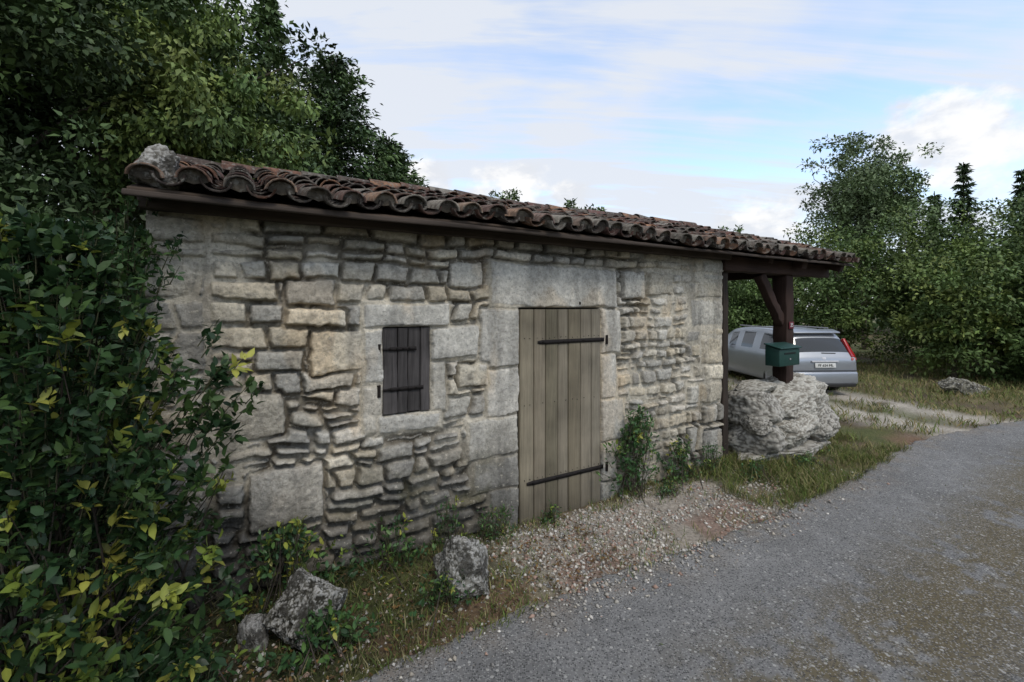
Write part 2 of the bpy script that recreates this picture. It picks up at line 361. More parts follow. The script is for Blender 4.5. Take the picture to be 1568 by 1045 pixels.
beam('porch_cross_beam',(7.3,-.22,2.62),(7.3,2.4,3.3),.14,.16,PC)
beam('porch_end_rafter',(8.22,-.28,2.60),(8.22,2.4,3.4),.10,.14,PC)
beam('porch_rafter',(6.5,-.2,2.64),(6.5,2.4,3.42),.1,.12,PC)
beam('porch_back_beam',(5.7,4.4,2.6),(8.3,4.4,2.6),.16,.16,PC)
beam('porch_back_post',(8.1,4.4,0),(8.1,4.4,2.6),.18,.18,PC,M_post)
beam('porch_ridge_beam',(5.7,2.35,3.36),(8.35,2.35,3.36),.14,.16,PC)
beam('porch_tie_beam',(8.1,.05,2.56),(8.1,4.4,2.56),.12,.14,PC)
# ------------------------------------------------------------------ door
acc=Acc(); x=DOOR[0]+.012; wd=np.array([1.1,.95,1.05,.9,1.1,1.0,.9]); wd=wd/wd.sum()*(DOOR[1]-DOOR[0]-.02); xs=np.concatenate([[0],np.cumsum(wd)])
for k in range(7):
    c=np.array([.235,.20,.142])*rs.uniform(.70,1.14)
    c=c*np.array([1,1+rs.uniform(0,.05),1+rs.uniform(-.03,.12)])
    yb=-.002+rs.uniform(-.004,.004)
    m=24; zz=np.linspace(-.03+rs.uniform(-.02,.01),1.985,m)
    x0=x+xs[k]+.0045; x1=x+xs[k+1]-.0045
    prof=[(x0,.035),(x0,yb+.005),(x0+.006,yb),(x1-.006,yb),(x1,yb+.005),(x1,.035)]
    V=np.array([[(px,py,z) for px,py in prof] for z in zz]); 
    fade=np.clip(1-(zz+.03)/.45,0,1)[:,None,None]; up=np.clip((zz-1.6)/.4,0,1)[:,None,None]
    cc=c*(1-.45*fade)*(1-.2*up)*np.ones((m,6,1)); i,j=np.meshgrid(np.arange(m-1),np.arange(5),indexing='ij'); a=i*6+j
    acc.add(V.reshape(-1,3),np.stack([a,a+1,a+7,a+6],-1).reshape(-1,4),cc.reshape(-1,3))
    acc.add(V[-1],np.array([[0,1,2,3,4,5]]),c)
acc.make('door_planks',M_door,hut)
boxobj('door_backing',DOOR[0]+.005,DOOR[1]-.005,.04,.07,-.04,1.99,M_door,hut,(.03,.025,.02))
a=Acc()
for k in range(7):
    for zq in(1.672,.355,1.05):
        for q in(-.03,.03):
            ux=x+(xs[k]+xs[k+1])/2+q; 
            if zq==1.05 and rs.rand()<.6: continue
            v,f=tube([(ux,-.010,zq+.04+rs.uniform(-.01,.01)),(ux,.0,zq+.04)],[.003,.004],6); a.add(v,f,(.03,.025,.02)); 
a.make('door_nails',M_iron,hut)
def hinge(name,u0,u1,z,uw,t=.008,hh=.04,y=-.012,parent=hut,tiltz=0):
    a=Acc(); n=16; uu=np.linspace(u0,u1,n); hv=np.where(uu>u0+.05,hh/2,hh/2*.6)
    V=np.concatenate([np.stack([uu,np.full(n,yy),z+tiltz*(uu-u0)+sg*hv],-1) for yy,sg in((y,-1),(y,1),(y+t,1),(y+t,-1))])
    i=np.arange(n-1); F=np.concatenate([np.stack([q*n+i,((q+1)%4)*n+i,((q+1)%4)*n+i+1,q*n+i+1],1) for q in range(4)])
    a.add(V,F,(.018,.015,.014))
    v,f=tube([(uw,y-.006,z-.05),(uw,y-.006,z+.045)],.016,10); a.add(v,f,(.02,.015,.012))
    a.add([(uw-.016,y-.006,z+.045),(uw,y-.022,z+.045),(uw+.016,y-.006,z+.045),(uw,y+.01,z+.045)],[[0,1,2,3]],(.02,.015,.012))
    v,f=tube([(uw,y-.006,z-.05),(uw+.01,.06,z-.055)],.012,8); a.add(v,f,(.02,.015,.012))
    for k in range(4):
        ux=u0+.06+k*(u1-u0-.12)/3; zq=z+tiltz*(ux-u0); v,f=tube([(ux,y-.006,zq),(ux,y+.002,zq)],[.007,.010],8); a.add(v,f,(.02,.018,.015))
    a.make(name,M_iron,parent)
hinge('door_hinge_upper',2.92,3.78,1.672,3.78); hinge('door_hinge_lower',2.80,3.78,.355,3.78)
boxobj('door_nail',3.42,3.43,-.03,0,2.03,2.06,M_iron,hut,(.02,.02,.02))
acc=Acc(); sp=[0,.12,.205,.31,.39]
for k in range(4):
    x0=WIN[0]+sp[k]+.002; x1=WIN[0]+sp[k+1]-.004; yb=.012+rs.uniform(-.006,.006); m=20
    zz=np.linspace(WIN[2]+.004+rs.uniform(0,.02),WIN[3]-.004,m); wob=(vn(zz*9,zz*0+k,4)-.5)*.008
    prof=[(x0,.04),(x0,yb+.004),(x0+.005,yb),(x1-.005,yb),(x1,yb+.004),(x1,.04)]
    V=np.array([[(px+(wob[q] if e in(1,2,3,4) else 0),py,z) for e,(px,py) in enumerate(prof)] for q,z in enumerate(zz)])
    i,j=np.meshgrid(np.arange(m-1),np.arange(5),indexing='ij'); a=i*6+j
    c=np.array([.066,.060,.058])*rs.uniform(.55,1.4)
    acc.add(V.reshape(-1,3),np.stack([a,a+1,a+7,a+6],-1).reshape(-1,4),c); acc.add(V[-1],[[0,1,2,3,4,5]],c)
acc.make('window_shutter',M_shut,hut)
boxobj('shutter_frame_back',WIN[0],WIN[1],.05,.08,WIN[2],WIN[3],M_shut,hut,(.02,.017,.014))
hinge('shutter_hinge_upper',1.47,1.74,1.672,1.435,hh=.03,y=.0); hinge('shutter_hinge_lower',1.47,1.80,1.352,1.435,hh=.03,y=.0)
# ------------------------------------------------------------------ boulders
def boulder(name,loc,size,seed,cols,sub=6,mat=M_rock,parent=None,rot=0,cuts=16,dmin=.72,namp=.16):
    import bmesh
    bm=bmesh.new(); bmesh.ops.create_icosphere(bm,subdivisions=sub,radius=1)
    P=np.array([v.co[:] for v in bm.verts]); F=np.array([[v.index for v in f.verts] for f in bm.faces]); bm.free()
    r_=np.random.RandomState(int(seed*10)); P=P*1.25
    for k in range(cuts):
        nn=r_.randn(3); nn/=np.linalg.norm(nn); dd=r_.uniform(dmin,.98); ex=P@nn-dd; P=P-np.clip(ex,0,None)[:,None]*nn*.93
    n=np.array([mnoise.fractal(Vector(p*1.1+seed),1,2,5) for p in P]); n2=np.array([mnoise.fractal(Vector(p*5+seed),.8,2,5) for p in P])
    n3=np.array([mnoise.fractal(Vector(p*14+seed),.8,2,3) for p in P])
    P=P*(1+namp*n+.06*n2+.025*n3)[:,None]
    c0,c1,c2=[np.array(c) for c in cols]
    t=sm(-.15,.15,n2+n*.3)[:,None]; s=sm(.1,.25,n3+n2*.4+.1*P[:,2])[:,None]
    C=c0*(1-t)+c1*t; C=C*(1-s)+c2*s
    cr_,sr_=math.cos(rot),math.sin(rot)
    Q=P*np.array(size); Q=np.stack([Q[:,0]*cr_-Q[:,1]*sr_,Q[:,0]*sr_+Q[:,1]*cr_,Q[:,2]],1)
    o=build(name,Q,F,mat,C,parent,smooth=False); o.location=loc; return o
LC=[(.09,.085,.07),(.24,.23,.20),(.42,.41,.38)]
boulder('boulder',(-.36,3.25,.14),(.20,.16,.22),3.1,LC,rot=.3)
boulder('boulder',(-1.25,2.80,.13),(.20,.15,.19),8.7,[(.03,.028,.02),(.10,.095,.075),(.36,.35,.32)],rot=.5,cuts=9)
boulder('boulder',(-1.54,2.74,.05),(.08,.07,.12),12.,[(.12,.12,.11),(.28,.27,.25),(.36,.35,.33)],sub=5,cuts=8)
boulder('roadside_rocks',(10.5,10.7,.1),(.34,.25,.24),18.,[(.08,.08,.06),(.2,.19,.15),(.3,.28,.22)],sub=5)
boulder('roadside_rocks',(11.1,10.9,.06),(.22,.2,.16),19.,[(.08,.08,.06),(.2,.18,.13),(.3,.28,.22)],sub=5)
boulder('corner_capstone',(.08,-.17,2.81),(.13,.13,.12),31.,[(.12,.11,.09),(.25,.235,.21),(.34,.33,.30)],sub=5,parent=hut)
# stone block under the porch: large fitted limestone blocks, one object
root=empty('porch_stone_block',(*h2w(0,0),0),TH)
PB=[(.22,.20,.165),(.42,.40,.345),(.52,.50,.44)]; PD=[(.14,.13,.11),(.33,.31,.27),(.46,.44,.39)]
for k,(x_,y_,z_,a_,b_,c_,cc_) in enumerate([(7.34,.03,.66,.66,.36,.30,PB),(6.98,-.04,.30,.50,.34,.32,PB),(7.72,.05,.26,.42,.34,.30,PD),(6.42,.02,.28,.30,.34,.26,PD),(6.42,.05,.68,.28,.32,.24,PD),(7.90,.08,.62,.26,.30,.24,PD),(6.60,.10,.90,.30,.22,.08,PB),(7.1,-.02,.03,.9,.34,.12,PD),(6.25,-.12,.48,.14,.2,.12,PD)]):
    boulder('block_stone_%d'%(k+1),(x_,y_,z_),(a_*.98,b_*1.02,c_),40.3+k*3.7,cc_,sub=6 if k<3 else 5,mat=M_stone,parent=root,cuts=16,dmin=.80,namp=.10,rot=rs.uniform(-.06,.06))
def lump(name,u0,u1,v0,v1,h,seed,parent,cw=.34,ch=.24,dark=1.,rough=.03):
    n1,n2=340,160; th=np.linspace(0,2*np.pi,n1,endpoint=False); 
    s=np.linspace(0,1,n2); prof_z=np.where(s<.62,s/.62*h*.93,h*.93+np.sin(np.clip((s-.62)/.38,0,1)*np.pi/2)*h*.07)
    rho=np.where(s<.62,1.0-.08*s/.62,.92*np.cos(np.clip((s-.62)/.38,0,1)*np.pi/2)**.6)
    T,S=np.meshgrid(th,s,indexing='ij'); PZ=np.broadcast_to(prof_z,T.shape); RH=np.broadcast_to(rho,T.shape)
    ex=.32; cx=np.sign(np.cos(T))*np.abs(np.cos(T))**ex; cy=np.sign(np.sin(T))*np.abs(np.sin(T))**ex
    a=(u1-u0)/2;b=(v1-v0)/2; x=cx*a*RH; y=cy*b*RH
    arc=np.where(np.abs(cx)>np.abs(cy),y+np.sign(cx)*3,x+np.sign(cy)*7); ww=S*h*1.5
    i,e=voro(arc+.16*fbm(arc*3,ww*3,seed),ww+.2*(fbm(arc*3,ww*3,seed+1)-.5),cw,ch,seed)
    q=sm(.0,.022,e); sx=(u0+u1)/2+x; sy=(v0+v1)/2+y
    d=-.04+q*(.04+.03*h2(i,i*0,4))+rough*(fbm(sx*2.1,PZ*2.1,seed+2)-.5)+.018*(fbm(sx*28+sy*25,PZ*28,seed+5)-.5)
    nx=cx*b; ny=cy*a; nl=np.hypot(nx,ny)+1e-6; side=np.clip(RH*1.4,0,1)
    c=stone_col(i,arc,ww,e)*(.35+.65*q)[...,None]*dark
    F=gridF(n1,n2); j=np.arange(n2-1); F=np.concatenate([F,np.stack([(n1-1)*n2+j,j,j+1,(n1-1)*n2+j+1],1)])
    return build(name,np.stack([sx+nx/nl*d*side,sy+ny/nl*d*side,PZ+d*(1-sm(.6,1,RH))],-1).reshape(-1,3),F,M_stone,c.reshape(-1,3),parent)
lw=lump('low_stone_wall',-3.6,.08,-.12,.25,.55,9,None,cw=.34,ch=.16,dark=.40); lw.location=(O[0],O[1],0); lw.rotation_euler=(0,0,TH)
# ------------------------------------------------------------------ mailbox + number plate
mb=empty('mailbox',(*h2w(6.93,-.10),1.34),TH)
G=(.012,.05,.04)
a=Acc(); V=np.array([[-.25,-.1,-.13],[.25,-.1,-.13],[.25,.1,-.13],[-.25,.1,-.13],[-.25,-.1,.1],[.25,-.1,.1],[.25,.1,.15],[-.25,.1,.15]],float); a.add(V,BF,G)
bevel(a.make('box_body',M_paint,mb),.01)
a=Acc(); V=np.array([[-.265,-.125,.105],[.265,-.125,.105],[.265,.11,.158],[-.265,.11,.158],[-.265,-.125,.12],[.265,-.125,.12],[.265,.11,.175],[-.265,.11,.175]],float); a.add(V,BF,G); bevel(a.make('box_lid',M_paint,mb),.005)
boxobj('letter_slot',-.14,.14,-.106,-.101,.03,.055,M_paint,mb,(.004,.01,.008),bw=.001)
boxobj('box_door_lock',-.012,.012,-.11,-.1,-.05,-.026,M_iron,mb,(.3,.3,.3),bw=.002)
pl=empty('house_number_plate',(*h2w(7.28,-.035),1.75),TH)
boxobj('plate',-.06,.06,-.004,.004,-.05,.05,M_paint,pl,(.12,.01,.02),bw=.002)
tcv=bpy.data.curves.new('digits','FONT'); tcv.body='35'; tcv.size=.08; tcv.align_x='CENTER'; tcv.align_y='CENTER'; tcv.extrude=.001
to=bpy.data.objects.new('digits',tcv); link(to,pl); to.location=(0,-.007,0); to.rotation_euler=(R(90),0,0)
mw=bpy.data.materials.new('white_paint'); mw.use_nodes=True; mw.node_tree.nodes['Principled BSDF'].inputs['Base Color'].default_value=(.7,.7,.7,1); tcv.materials.append(mw)
# ------------------------------------------------------------------ road / ground
def chaikin(P,n=3):
    P=np.array(P,float)
    for _ in range(n):
        Q=[P[0]]
        for a,b in zip(P[:-1],P[1:]): Q+= [a*.75+b*.25,a*.25+b*.75]
        Q.append(P[-1]); P=np.array(Q)
    return P
edge=chaikin([(-40,-16),(-12,-3.2),(-4,.85),(-1.12,2.36),(-.40,2.76),(.44,3.21),(1.81,3.99),(2.97,4.74),(4.06,5.40),(5.2,6.25),(6.4,7.05),(9.3,8.15),(16,10.0),(40,14),(90,20)])
T=np.gradient(edge,axis=0); T/=np.linalg.norm(T,axis=1)[:,None]; Nn=np.stack([T[:,1],-T[:,0]],1)
RW=3.1; centre=edge+Nn*RW/2
drive=chaikin([(8.6,6.9),(7.4,8.2),(7.0,9.8),(6.6,12),(6.2,20),(6,30)],3)
def dist_poly(X,Y,P):
    best=np.full(X.shape,1e9)
    for a,b in zip(P[:-1],P[1:]):
        d=b-a; L2=(d**2).sum()+1e-12; t=np.clip(((X-a[0])*d[0]+(Y-a[1])*d[1])/L2,0,1)
        best=np.minimum(best,(X-a[0]-t*d[0])**2+(Y-a[1]-t*d[1])**2)
    return np.sqrt(best)
def groundz(X,Y):
    u,v=w2h(X,Y); dr=dist_poly(X,Y,centre)-RW/2
    z=.03*(fbm(X*1.2,Y*1.2,201)-.5)+.018*(fbm(X*6,Y*6,202)-.5)+.008*(fbm(X*30,Y*30,203,2)-.5)
    near=(u>-4)&(u<5.9)
    z=z+.05*sm(-.5,-.02,v)*near*(1-.7*((u>2.6)&(u<3.9)))
    z=z-.02
    z=np.where(dr<.12,z*sm(-.02,.12,dr)-.035*(1-sm(-.1,.1,dr)),z)
    return z,u,v,dr
def ground_color(X,Y,u,v,dr):
    n=fbm(X*1.1,Y*1.1,211); n2=fbm(X*5,Y*5,212); n3=fbm(X*18,Y*18,213)
    soil=np.array([.10,.075,.05]); grs=np.array([.075,.095,.025]); dry=np.array([.20,.165,.08]); grv=np.array([.34,.30,.25]); red=np.array([.22,.12,.085])
    c=soil*(.7+.6*n2)[...,None]
    t=sm(.4,.6,n2)[...,None]; c=c*(1-t)+dry*t*.8
    t=sm(.42,.62,n)[...,None]*.8; c=c*(1-t)+grs*t
    g=sm(2.0,2.8,u)*(1-sm(4.8,5.8,u))*sm(-1.6,-1.2,v)*(1-sm(-.2,0,v)); g=np.clip(g,0,1)*sm(.3,.5,n2*.5+n3*.3+.15)
    c=c*(1-g[...,None])+grv*g[...,None]
    r=sm(.5,.62,fbm(X*2.2,Y*2.2,215))*(1-sm(.1,.45,np.abs(dr-.1)))
    c=c*(1-.6*r[...,None])+red*.6*r[...,None]
    dd=dist_poly(X,Y,drive); t=(1-sm(1.0,1.6,dd+.8*(n2-.5)+.4*(n3-.5)))*(1-.75*(1-sm(.15,.55,dd+.3*(n2-.5))))*sm(.25,.5,n3*.5+n2*.5)
    c=c*(1-t[...,None])+np.array([.42,.38,.32])*(.6+.8*n3)[...,None]*t[...,None]
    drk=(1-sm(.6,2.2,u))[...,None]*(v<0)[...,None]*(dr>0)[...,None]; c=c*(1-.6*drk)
    return c
N=360; t=np.linspace(-1,1,N); g=np.sinh(8*t)/math.sinh(8)*400
X,Y=np.meshgrid(g+1.2,g+3.8,indexing='ij'); z,u,v,dr=groundz(X,Y)
inside=(u>.1)&(u<5.6)&(v>.15)&(v<4.5); z=np.where(inside,-.02,z)
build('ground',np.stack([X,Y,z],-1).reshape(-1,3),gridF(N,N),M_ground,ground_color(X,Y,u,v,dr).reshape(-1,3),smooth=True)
seg=[edge[0]]; 
for a,b in zip(edge[:-1],edge[1:]):
    m=int(max(1,np.linalg.norm(b-a)/.03)) if (np.linalg.norm(b-np.array([2,4]))<9) else max(1,int(np.linalg.norm(b-a)/1.0))
    for k in range(1,m+1): seg.append(a+(b-a)*k/m)
seg=np.array(seg); Ts=np.gradient(seg,axis=0); Ts/=np.linalg.norm(Ts,axis=1)[:,None]
ker=np.ones(41)/41; Tp=np.stack([np.convolve(np.pad(Ts[:,k],20,'edge'),ker,'valid') for k in(0,1)],1); Tp/=np.linalg.norm(Tp,axis=1)[:,None]
Ns=np.stack([Tp[:,1],-Tp[:,0]],1); NW=150; W=np.linspace(0,1,NW); 
jit=.26*(fbm(seg[:,0]*1.1,seg[:,1]*1.1,221)-.5)+.14*(fbm(seg[:,0]*6,seg[:,1]*6,222)-.5)
off=W[None,:]*RW+(1-W[None,:])*jit[:,None]
P=seg[:,None]+Ns[:,None]*off[...,None]
X,Y=P[...,0],P[...,1]; crown=.012+.02*np.sin(np.pi*W)[None,:]
zr=crown+.010*(fbm(X*2,Y*2,222)-.5)+.004*(fbm(X*14,Y*14,229,3)-.5); zr[:,0]=-.03; zr[:,-1]=-.03
base=np.array([.205,.203,.198])*(.66+.68*fbm(X*1.1,Y*1.1,223))[...,None]*(.80+.40*fbm(X*7,Y*7,228))[...,None]
ss=np.abs(W[None,:]-.46)
m1=(1-sm(.02,.28,ss)); mo=m1*sm(.43,.56,fbm(X*2.6,Y*2.6,224)*.5+fbm(X*13,Y*13,225,4)*.5+.08*m1)
ed=(1-sm(0,.14,W[None,:]+.14*(fbm(X*4,Y*4,226)-.5)))*sm(.4,.6,fbm(X*9,Y*9,227)+.05)
c=base*(1-.8*mo[...,None])+np.array([.125,.095,.038])*.8*mo[...,None]
c=c*(1-.6*ed[...,None])+np.array([.24,.20,.155])*.6*ed[...,None]
M_road=attr_mat('worn_asphalt',.92,14,.12,1.,170,bdist=.010)
nt=M_road.node_tree; Nd=nt.nodes; L=nt.links; b=Nd['Principled BSDF']; src=b.inputs['Base Color'].links[0].from_socket
tcn=[q for q in Nd if q.type=='TEX_COORD'][0]
def MM(op,a,b_,cl=False):
    n=Nd.new('ShaderNodeMath'); n.operation=op; n.use_clamp=cl
    for i,x in enumerate((a,b_)):
        if isinstance(x,(int,float)): n.inputs[i].default_value=x
        else: L.new(x,n.inputs[i])
    return n.outputs[0]
def chips(scale,thr,dist,colr,amt,src):
    vo=Nd.new('ShaderNodeTexVoronoi'); vo.inputs['Scale'].default_value=scale; L.new(tcn.outputs['Object'],vo.inputs['Vector'])
    cr=Nd.new('ShaderNodeSeparateColor'); L.new(vo.outputs['Color'],cr.inputs[0])
    f=MM('MULTIPLY',MM('MULTIPLY',MM('GREATER_THAN',cr.outputs[0],thr),MM('LESS_THAN',vo.outputs['Distance'],dist)),amt)
    mx=Nd.new('ShaderNodeMix'); mx.data_type='RGBA'; L.new(f,mx.inputs[0]); L.new(src,mx.inputs[6]); mx.inputs[7].default_value=(*colr,1)
    return mx.outputs[2]
src=chips(95,.60,.5,(.34,.335,.32),.7,src); src=chips(85,.68,.5,(.055,.055,.055),.8,src); src=chips(38,.91,.36,(.46,.45,.42),.8,src)
L.new(src,b.inputs['Base Color'])
build('road',np.stack([X,Y,zr],-1).reshape(-1,3),gridF(len(seg),NW)[:,::-1],M_road,c.reshape(-1,3),smooth=True)
octv=np.array([[1,0,0],[0,1,0],[-1,0,0],[0,-1,0],[0,0,.7],[0,0,-.7]],float); octf=np.array([[0,1,4],[1,2,4],[2,3,4],[3,0,4],[1,0,5],[2,1,5],[3,2,5],[0,3,5]])
def pebbles(name,X,Y,size,cols):
    n=len(X); z,u,v,dr=groundz(X,Y); z=np.where(dr<-.02,.020,z)
    s=size[:,None,None]*(octv[None]*(.6+.8*rs.rand(n,6,1)))*(.7+.6*rs.rand(n,1,3)); an=rs.rand(n)*6.3
    c_,s_=np.cos(an)[:,None],np.sin(an)[:,None]
    V=np.stack([s[...,0]*c_-s[...,1]*s_+X[:,None],s[...,0]*s_+s[...,1]*c_+Y[:,None],s[...,2]+z[:,None]+size[:,None]*.25],-1)
    F=(octf[None]+np.arange(n)[:,None,None]*6).reshape(-1,3)
    build(name,V.reshape(-1,3),F,M_pebble,np.repeat(cols,6,axis=0))
n=42000; u=rs.uniform(.3,7.,n); v=-rs.uniform(.03,1.9,n); Xp,Yp=h2w(u,v)
keep=(dist_poly(Xp,Yp,centre)-RW/2>-.40*rs.rand(n)**2)&(rs.rand(n)<(.15+.85*sm(1.9,2.7,u)*(1-sm(4.9,6.2,u)))*sm(.32,.55,fbm(Xp*2.5,Yp*2.5,231)))
Xp,Yp=Xp[keep],Yp[keep]; n=len(Xp)
pc=np.array([[.46,.43,.37],[.55,.52,.47],[.38,.34,.28],[.34,.23,.18],[.28,.27,.25]])[rs.randint(0,5,n)]*rs.uniform(.7,1.2,(n,1))
pebbles('verge_gravel',Xp,Yp,.004+.018*rs.rand(n)**3.5,pc)
n=4500; k=rs.randint(0,len(seg),n); o=np.where(rs.rand(n)<.6,rs.rand(n)**2*.9,rs.rand(n)*RW); Pp=seg[k]+Ns[k]*o[:,None]+rs.randn(n,2)*.03
m=(np.linalg.norm(Pp-np.array([2,4]),axis=1)<7); Pp=Pp[m]; n=len(Pp)
pebbles('loose_road_gravel',Pp[:,0],Pp[:,1],.003+.008*rs.rand(n)**3,np.array([.46,.44,.40])*rs.uniform(.5,1.1,(n,1)))
# ------------------------------------------------------------------ foliage
def frames(D,rsx):
    D=D/(np.linalg.norm(D,axis=1)[:,None]+1e-9); r=rsx.randn(*D.shape)*.6+np.array([0,0,1.]); S=np.cross(D,r); S/=np.linalg.norm(S,axis=1)[:,None]+1e-9
    return D,S,np.cross(S,D)
def leaves4(acc,P,D,L,W,C,rsx,bend=.15):
    n=len(P); D,S,Nn=frames(D,rsx); L=L[:,None];W=W[:,None]
    V=np.stack([P,P+D*L*.45+S*W/2+Nn*L*bend*.3,P+D*L-Nn*L*bend,P+D*L*.45-S*W/2+Nn*L*bend*.3],1)
    F=np.arange(n*4).reshape(n,4); acc.add(V.reshape(-1,3),F,np.repeat(C,4,axis=0))
def leaves7(acc,P,D,L,W,C,rsx):
    n=len(P); D,S,Nn=frames(D,rsx); L=L[:,None];W=W[:,None]
    V=np.stack([P,P+D*L*.28+S*W*.42+Nn*L*.05,P+D*L*.66+S*W*.40+Nn*L*.02,P+D*L-Nn*L*.14,P+D*L*.66-S*W*.40+Nn*L*.02,P+D*L*.28-S*W*.42+Nn*L*.05,P+D*L*.5-Nn*L*.03],1)
    b=np.arange(n)[:,None]*7
    F=np.concatenate([b+np.array([[0,6,2,1]]),b+np.array([[0,5,4,6]]),b+np.array([[6,4,3,2]])])
    cc=np.repeat(C[:,None],7,axis=1).copy(); cc[:,[0,6]]*=1.2
    acc.add(V.reshape(-1,3),F,cc.reshape(-1,3))
def pick(pal,n,rsx): pal=np.array(pal); return pal[rsx.randint(0,len(pal),n)]
def limbs(acc,base,targets,r0,rsx,col=(.09,.075,.055)):
    for t in targets:
        t=np.array(t); s=np.linspace(0,1,9)[:,None]; mid=base+(t-base)*np.array([.25,.25,.6])
        P=(1-s)**2*base+2*s*(1-s)*mid+s*s*t+rsx.randn(9,3)*.02*np.linalg.norm(t-base)*s
        v,f=tube(P,r0*(1-s[:,0])**.8+.004,6); acc.add(v,f,col)
def tree(name,base,cc,cr,ncl,nper,L,pal,seed,tr=.12,clr=.3,mat=None,aspect=.5,droop=0.,nl=14,shell=.45):
    rsx=np.random.RandomState(seed); base=np.array(base,float);cc=np.array(cc,float);cr=np.array(cr,float)
    d=rsx.randn(ncl,3); d/=np.linalg.norm(d,axis=1)[:,None]; r=rsx.rand(ncl)**shell
    lob=.75+.6*np.array([mnoise.noise(Vector(q*1.9+seed)) for q in d])+.12
    C=cc+d*r[:,None]*cr*lob[:,None]
    C=C[C[:,2]>.15]; ncl=len(C)
    tone=pick(pal,ncl,rsx)*rsx.uniform(.65,1.3,(ncl,1))
    rad=clr*min(cr)*rsx.uniform(.55,1.3,ncl)
    cnt=(nper*rsx.uniform(.5,1.4,ncl)).astype(int); idx=np.repeat(np.arange(ncl),cnt); n=len(idx)
    q=rsx.randn(n,3); q/=np.linalg.norm(q,axis=1)[:,None]; q*=(rsx.rand(n)**.5)[:,None]
    P=C[idx]+q*rad[idx][:,None]*np.array([1,1,.65])
    D=q*.8+rsx.randn(n,3)*.5+np.array([0,0,-droop]); LL=L*rsx.uniform(.6,1.3,n)
    a=Acc(); leaves4(a,P,D,LL,LL*aspect,tone[idx]*rsx.uniform(.75,1.25,(n,1)),rsx)
    root=empty(name)
    o=a.make('foliage',mat or M_leaf,root)
    a=Acc(); top=cc+np.array([0,0,cr[2]*.3]); v,f=tube([base+(top-base)*s+rsx.randn(3)*.03 for s in np.linspace(0,1,8)],tr*np.linspace(1,.35,8),9); a.add(v,f,(.09,.075,.055))
    limbs(a,base+(cc-base)*.5,C[:nl],tr*.4,rsx); a.make('trunk_and_limbs',M_bark,root)
    return root
DK=[(.042,.070,.022),(.052,.086,.029),(.058,.095,.032)]; MD=[(.080,.128,.036),(.10,.155,.045),(.085,.138,.042)]; LT=[(.15,.205,.055),(.19,.235,.062),(.13,.19,.05)]
tree('broadleaf_tree',(-7.2,7.8,0),(-6.7,7.6,6.2),(3.2,2.6,4.0),420,140,.12,MD+DK+LT[:1],101,.2,.2)
tree('broadleaf_tree',(-6.2,4.6,0),(-5.7,4.4,4.6),(2.4,1.9,2.4),380,140,.09,DK+DK+MD[:1],102,.16,.2)
tree('broadleaf_tree',(-4.6,6.2,0),(-4.15,6.0,4.25),(1.5,1.2,1.7),140,150,.09,LT+LT+MD,103,.08,.24,droop=.7)
tree('hazel_bush',(-4.0,3.4,0),(-3.9,3.5,1.6),(1.5,1.2,1.8),260,120,.08,DK,104,.05,.25)
tree('hazel_bush',(-9,10,0),(-9,10,2.5),(4,3,3.),200,100,.14,DK,105,.1,.25)
tree('hazel_bush',(-4.2,1.6,0),(-4.3,1.8,1.7),(1.3,1.2,2.0),200,120,.08,DK,106,.05,.25)
def conifer(name,x,y,h,r,seed,pal,zb=.5,dens=1.,L=.22,asp=.22,pw=.8):
    rsx=np.random.RandomState(seed); root=empty(name); a=Acc(); t=Acc()
    v,f=tube([(x,y,z) for z in np.linspace(0,h,8)],np.linspace(.16,.02,8),8); t.add(v,f,(.08,.06,.045))
    z=zb
    while z<h-.1:
        rr=r*((h-z)/(h-zb))**pw*rsx.uniform(.7,1.2); nb=max(4,int(8*dens)); ph=rsx.rand()*6
        for k in range(nb):
            an=ph+k*2*np.pi/nb+rsx.uniform(-.3,.3); l=rr*rsx.uniform(.5,1.25)
            d=np.array([math.cos(an),math.sin(an)]); m=7; s=np.linspace(0,1,m); tone=rsx.uniform(.65,1.35)
            P=np.stack([x+d[0]*l*s,y+d[1]*l*s,z+.3*l*s-.35*l*s*s+.15*l*s**3],1); v,f=tube(P,.02*(1-s)+.004,4); t.add(v,f,(.07,.055,.04))
            n=int(60*l/1.5*dens)+12; s=rsx.rand(n)**.7; B=np.stack([x+d[0]*l*s,y+d[1]*l*s,z+.3*l*s-.35*l*s*s+.15*l*s**3],1)+rsx.randn(n,3)*np.array([.16,.16,.07])*l**.5*.9
            D=np.stack([d[0]*np.ones(n),d[1]*np.ones(n),-.25*np.ones(n)],1)+rsx.randn(n,3)*.55; LL=L*rsx.uniform(.6,1.3,n)
            leaves4(a,B,D,LL,LL*asp*1.6,pick(pal,1,rsx)[0]*tone*rsx.uniform(.6,1.3,(n,1)),rsx)
        z+=rsx.uniform(.28,.46)*max(.5,h/11)
    a.make('needles',M_leaf,root); t.make('trunk_and_branches',M_bark,root)
CD=[(.060,.098,.045),(.07,.112,.052),(.065,.102,.044)]; CM=[(.085,.14,.052),(.10,.158,.055),(.075,.125,.045)]
conifer('fir_tree',-7.5,14,11.8,2.6,201,CM,dens=1.3)
conifer('fir_tree',-6.1,15.5,10.6,3.5,202,CM+CD,dens=1.4,pw=.6)
conifer('fir_tree',-4.6,17,8.4,2.8,203,CD+CM,dens=1.3,pw=.6)
tree('distant_bush',(-.1,20,0),(-.1,20,6.0),(1.4,1.2,1.6),50,60,.16,MD,111,.08,.22)
tree('distant_bush',(3.1,20,0),(3.1,20,5.6),(1.2,1.2,1.3),50,60,.16,DK+MD,112,.08,.22)
tree('distant_bush',(9.4,20,0),(9.4,20,4.2),(1.5,1.2,1.5),50,60,.16,MD,113,.08,.22)
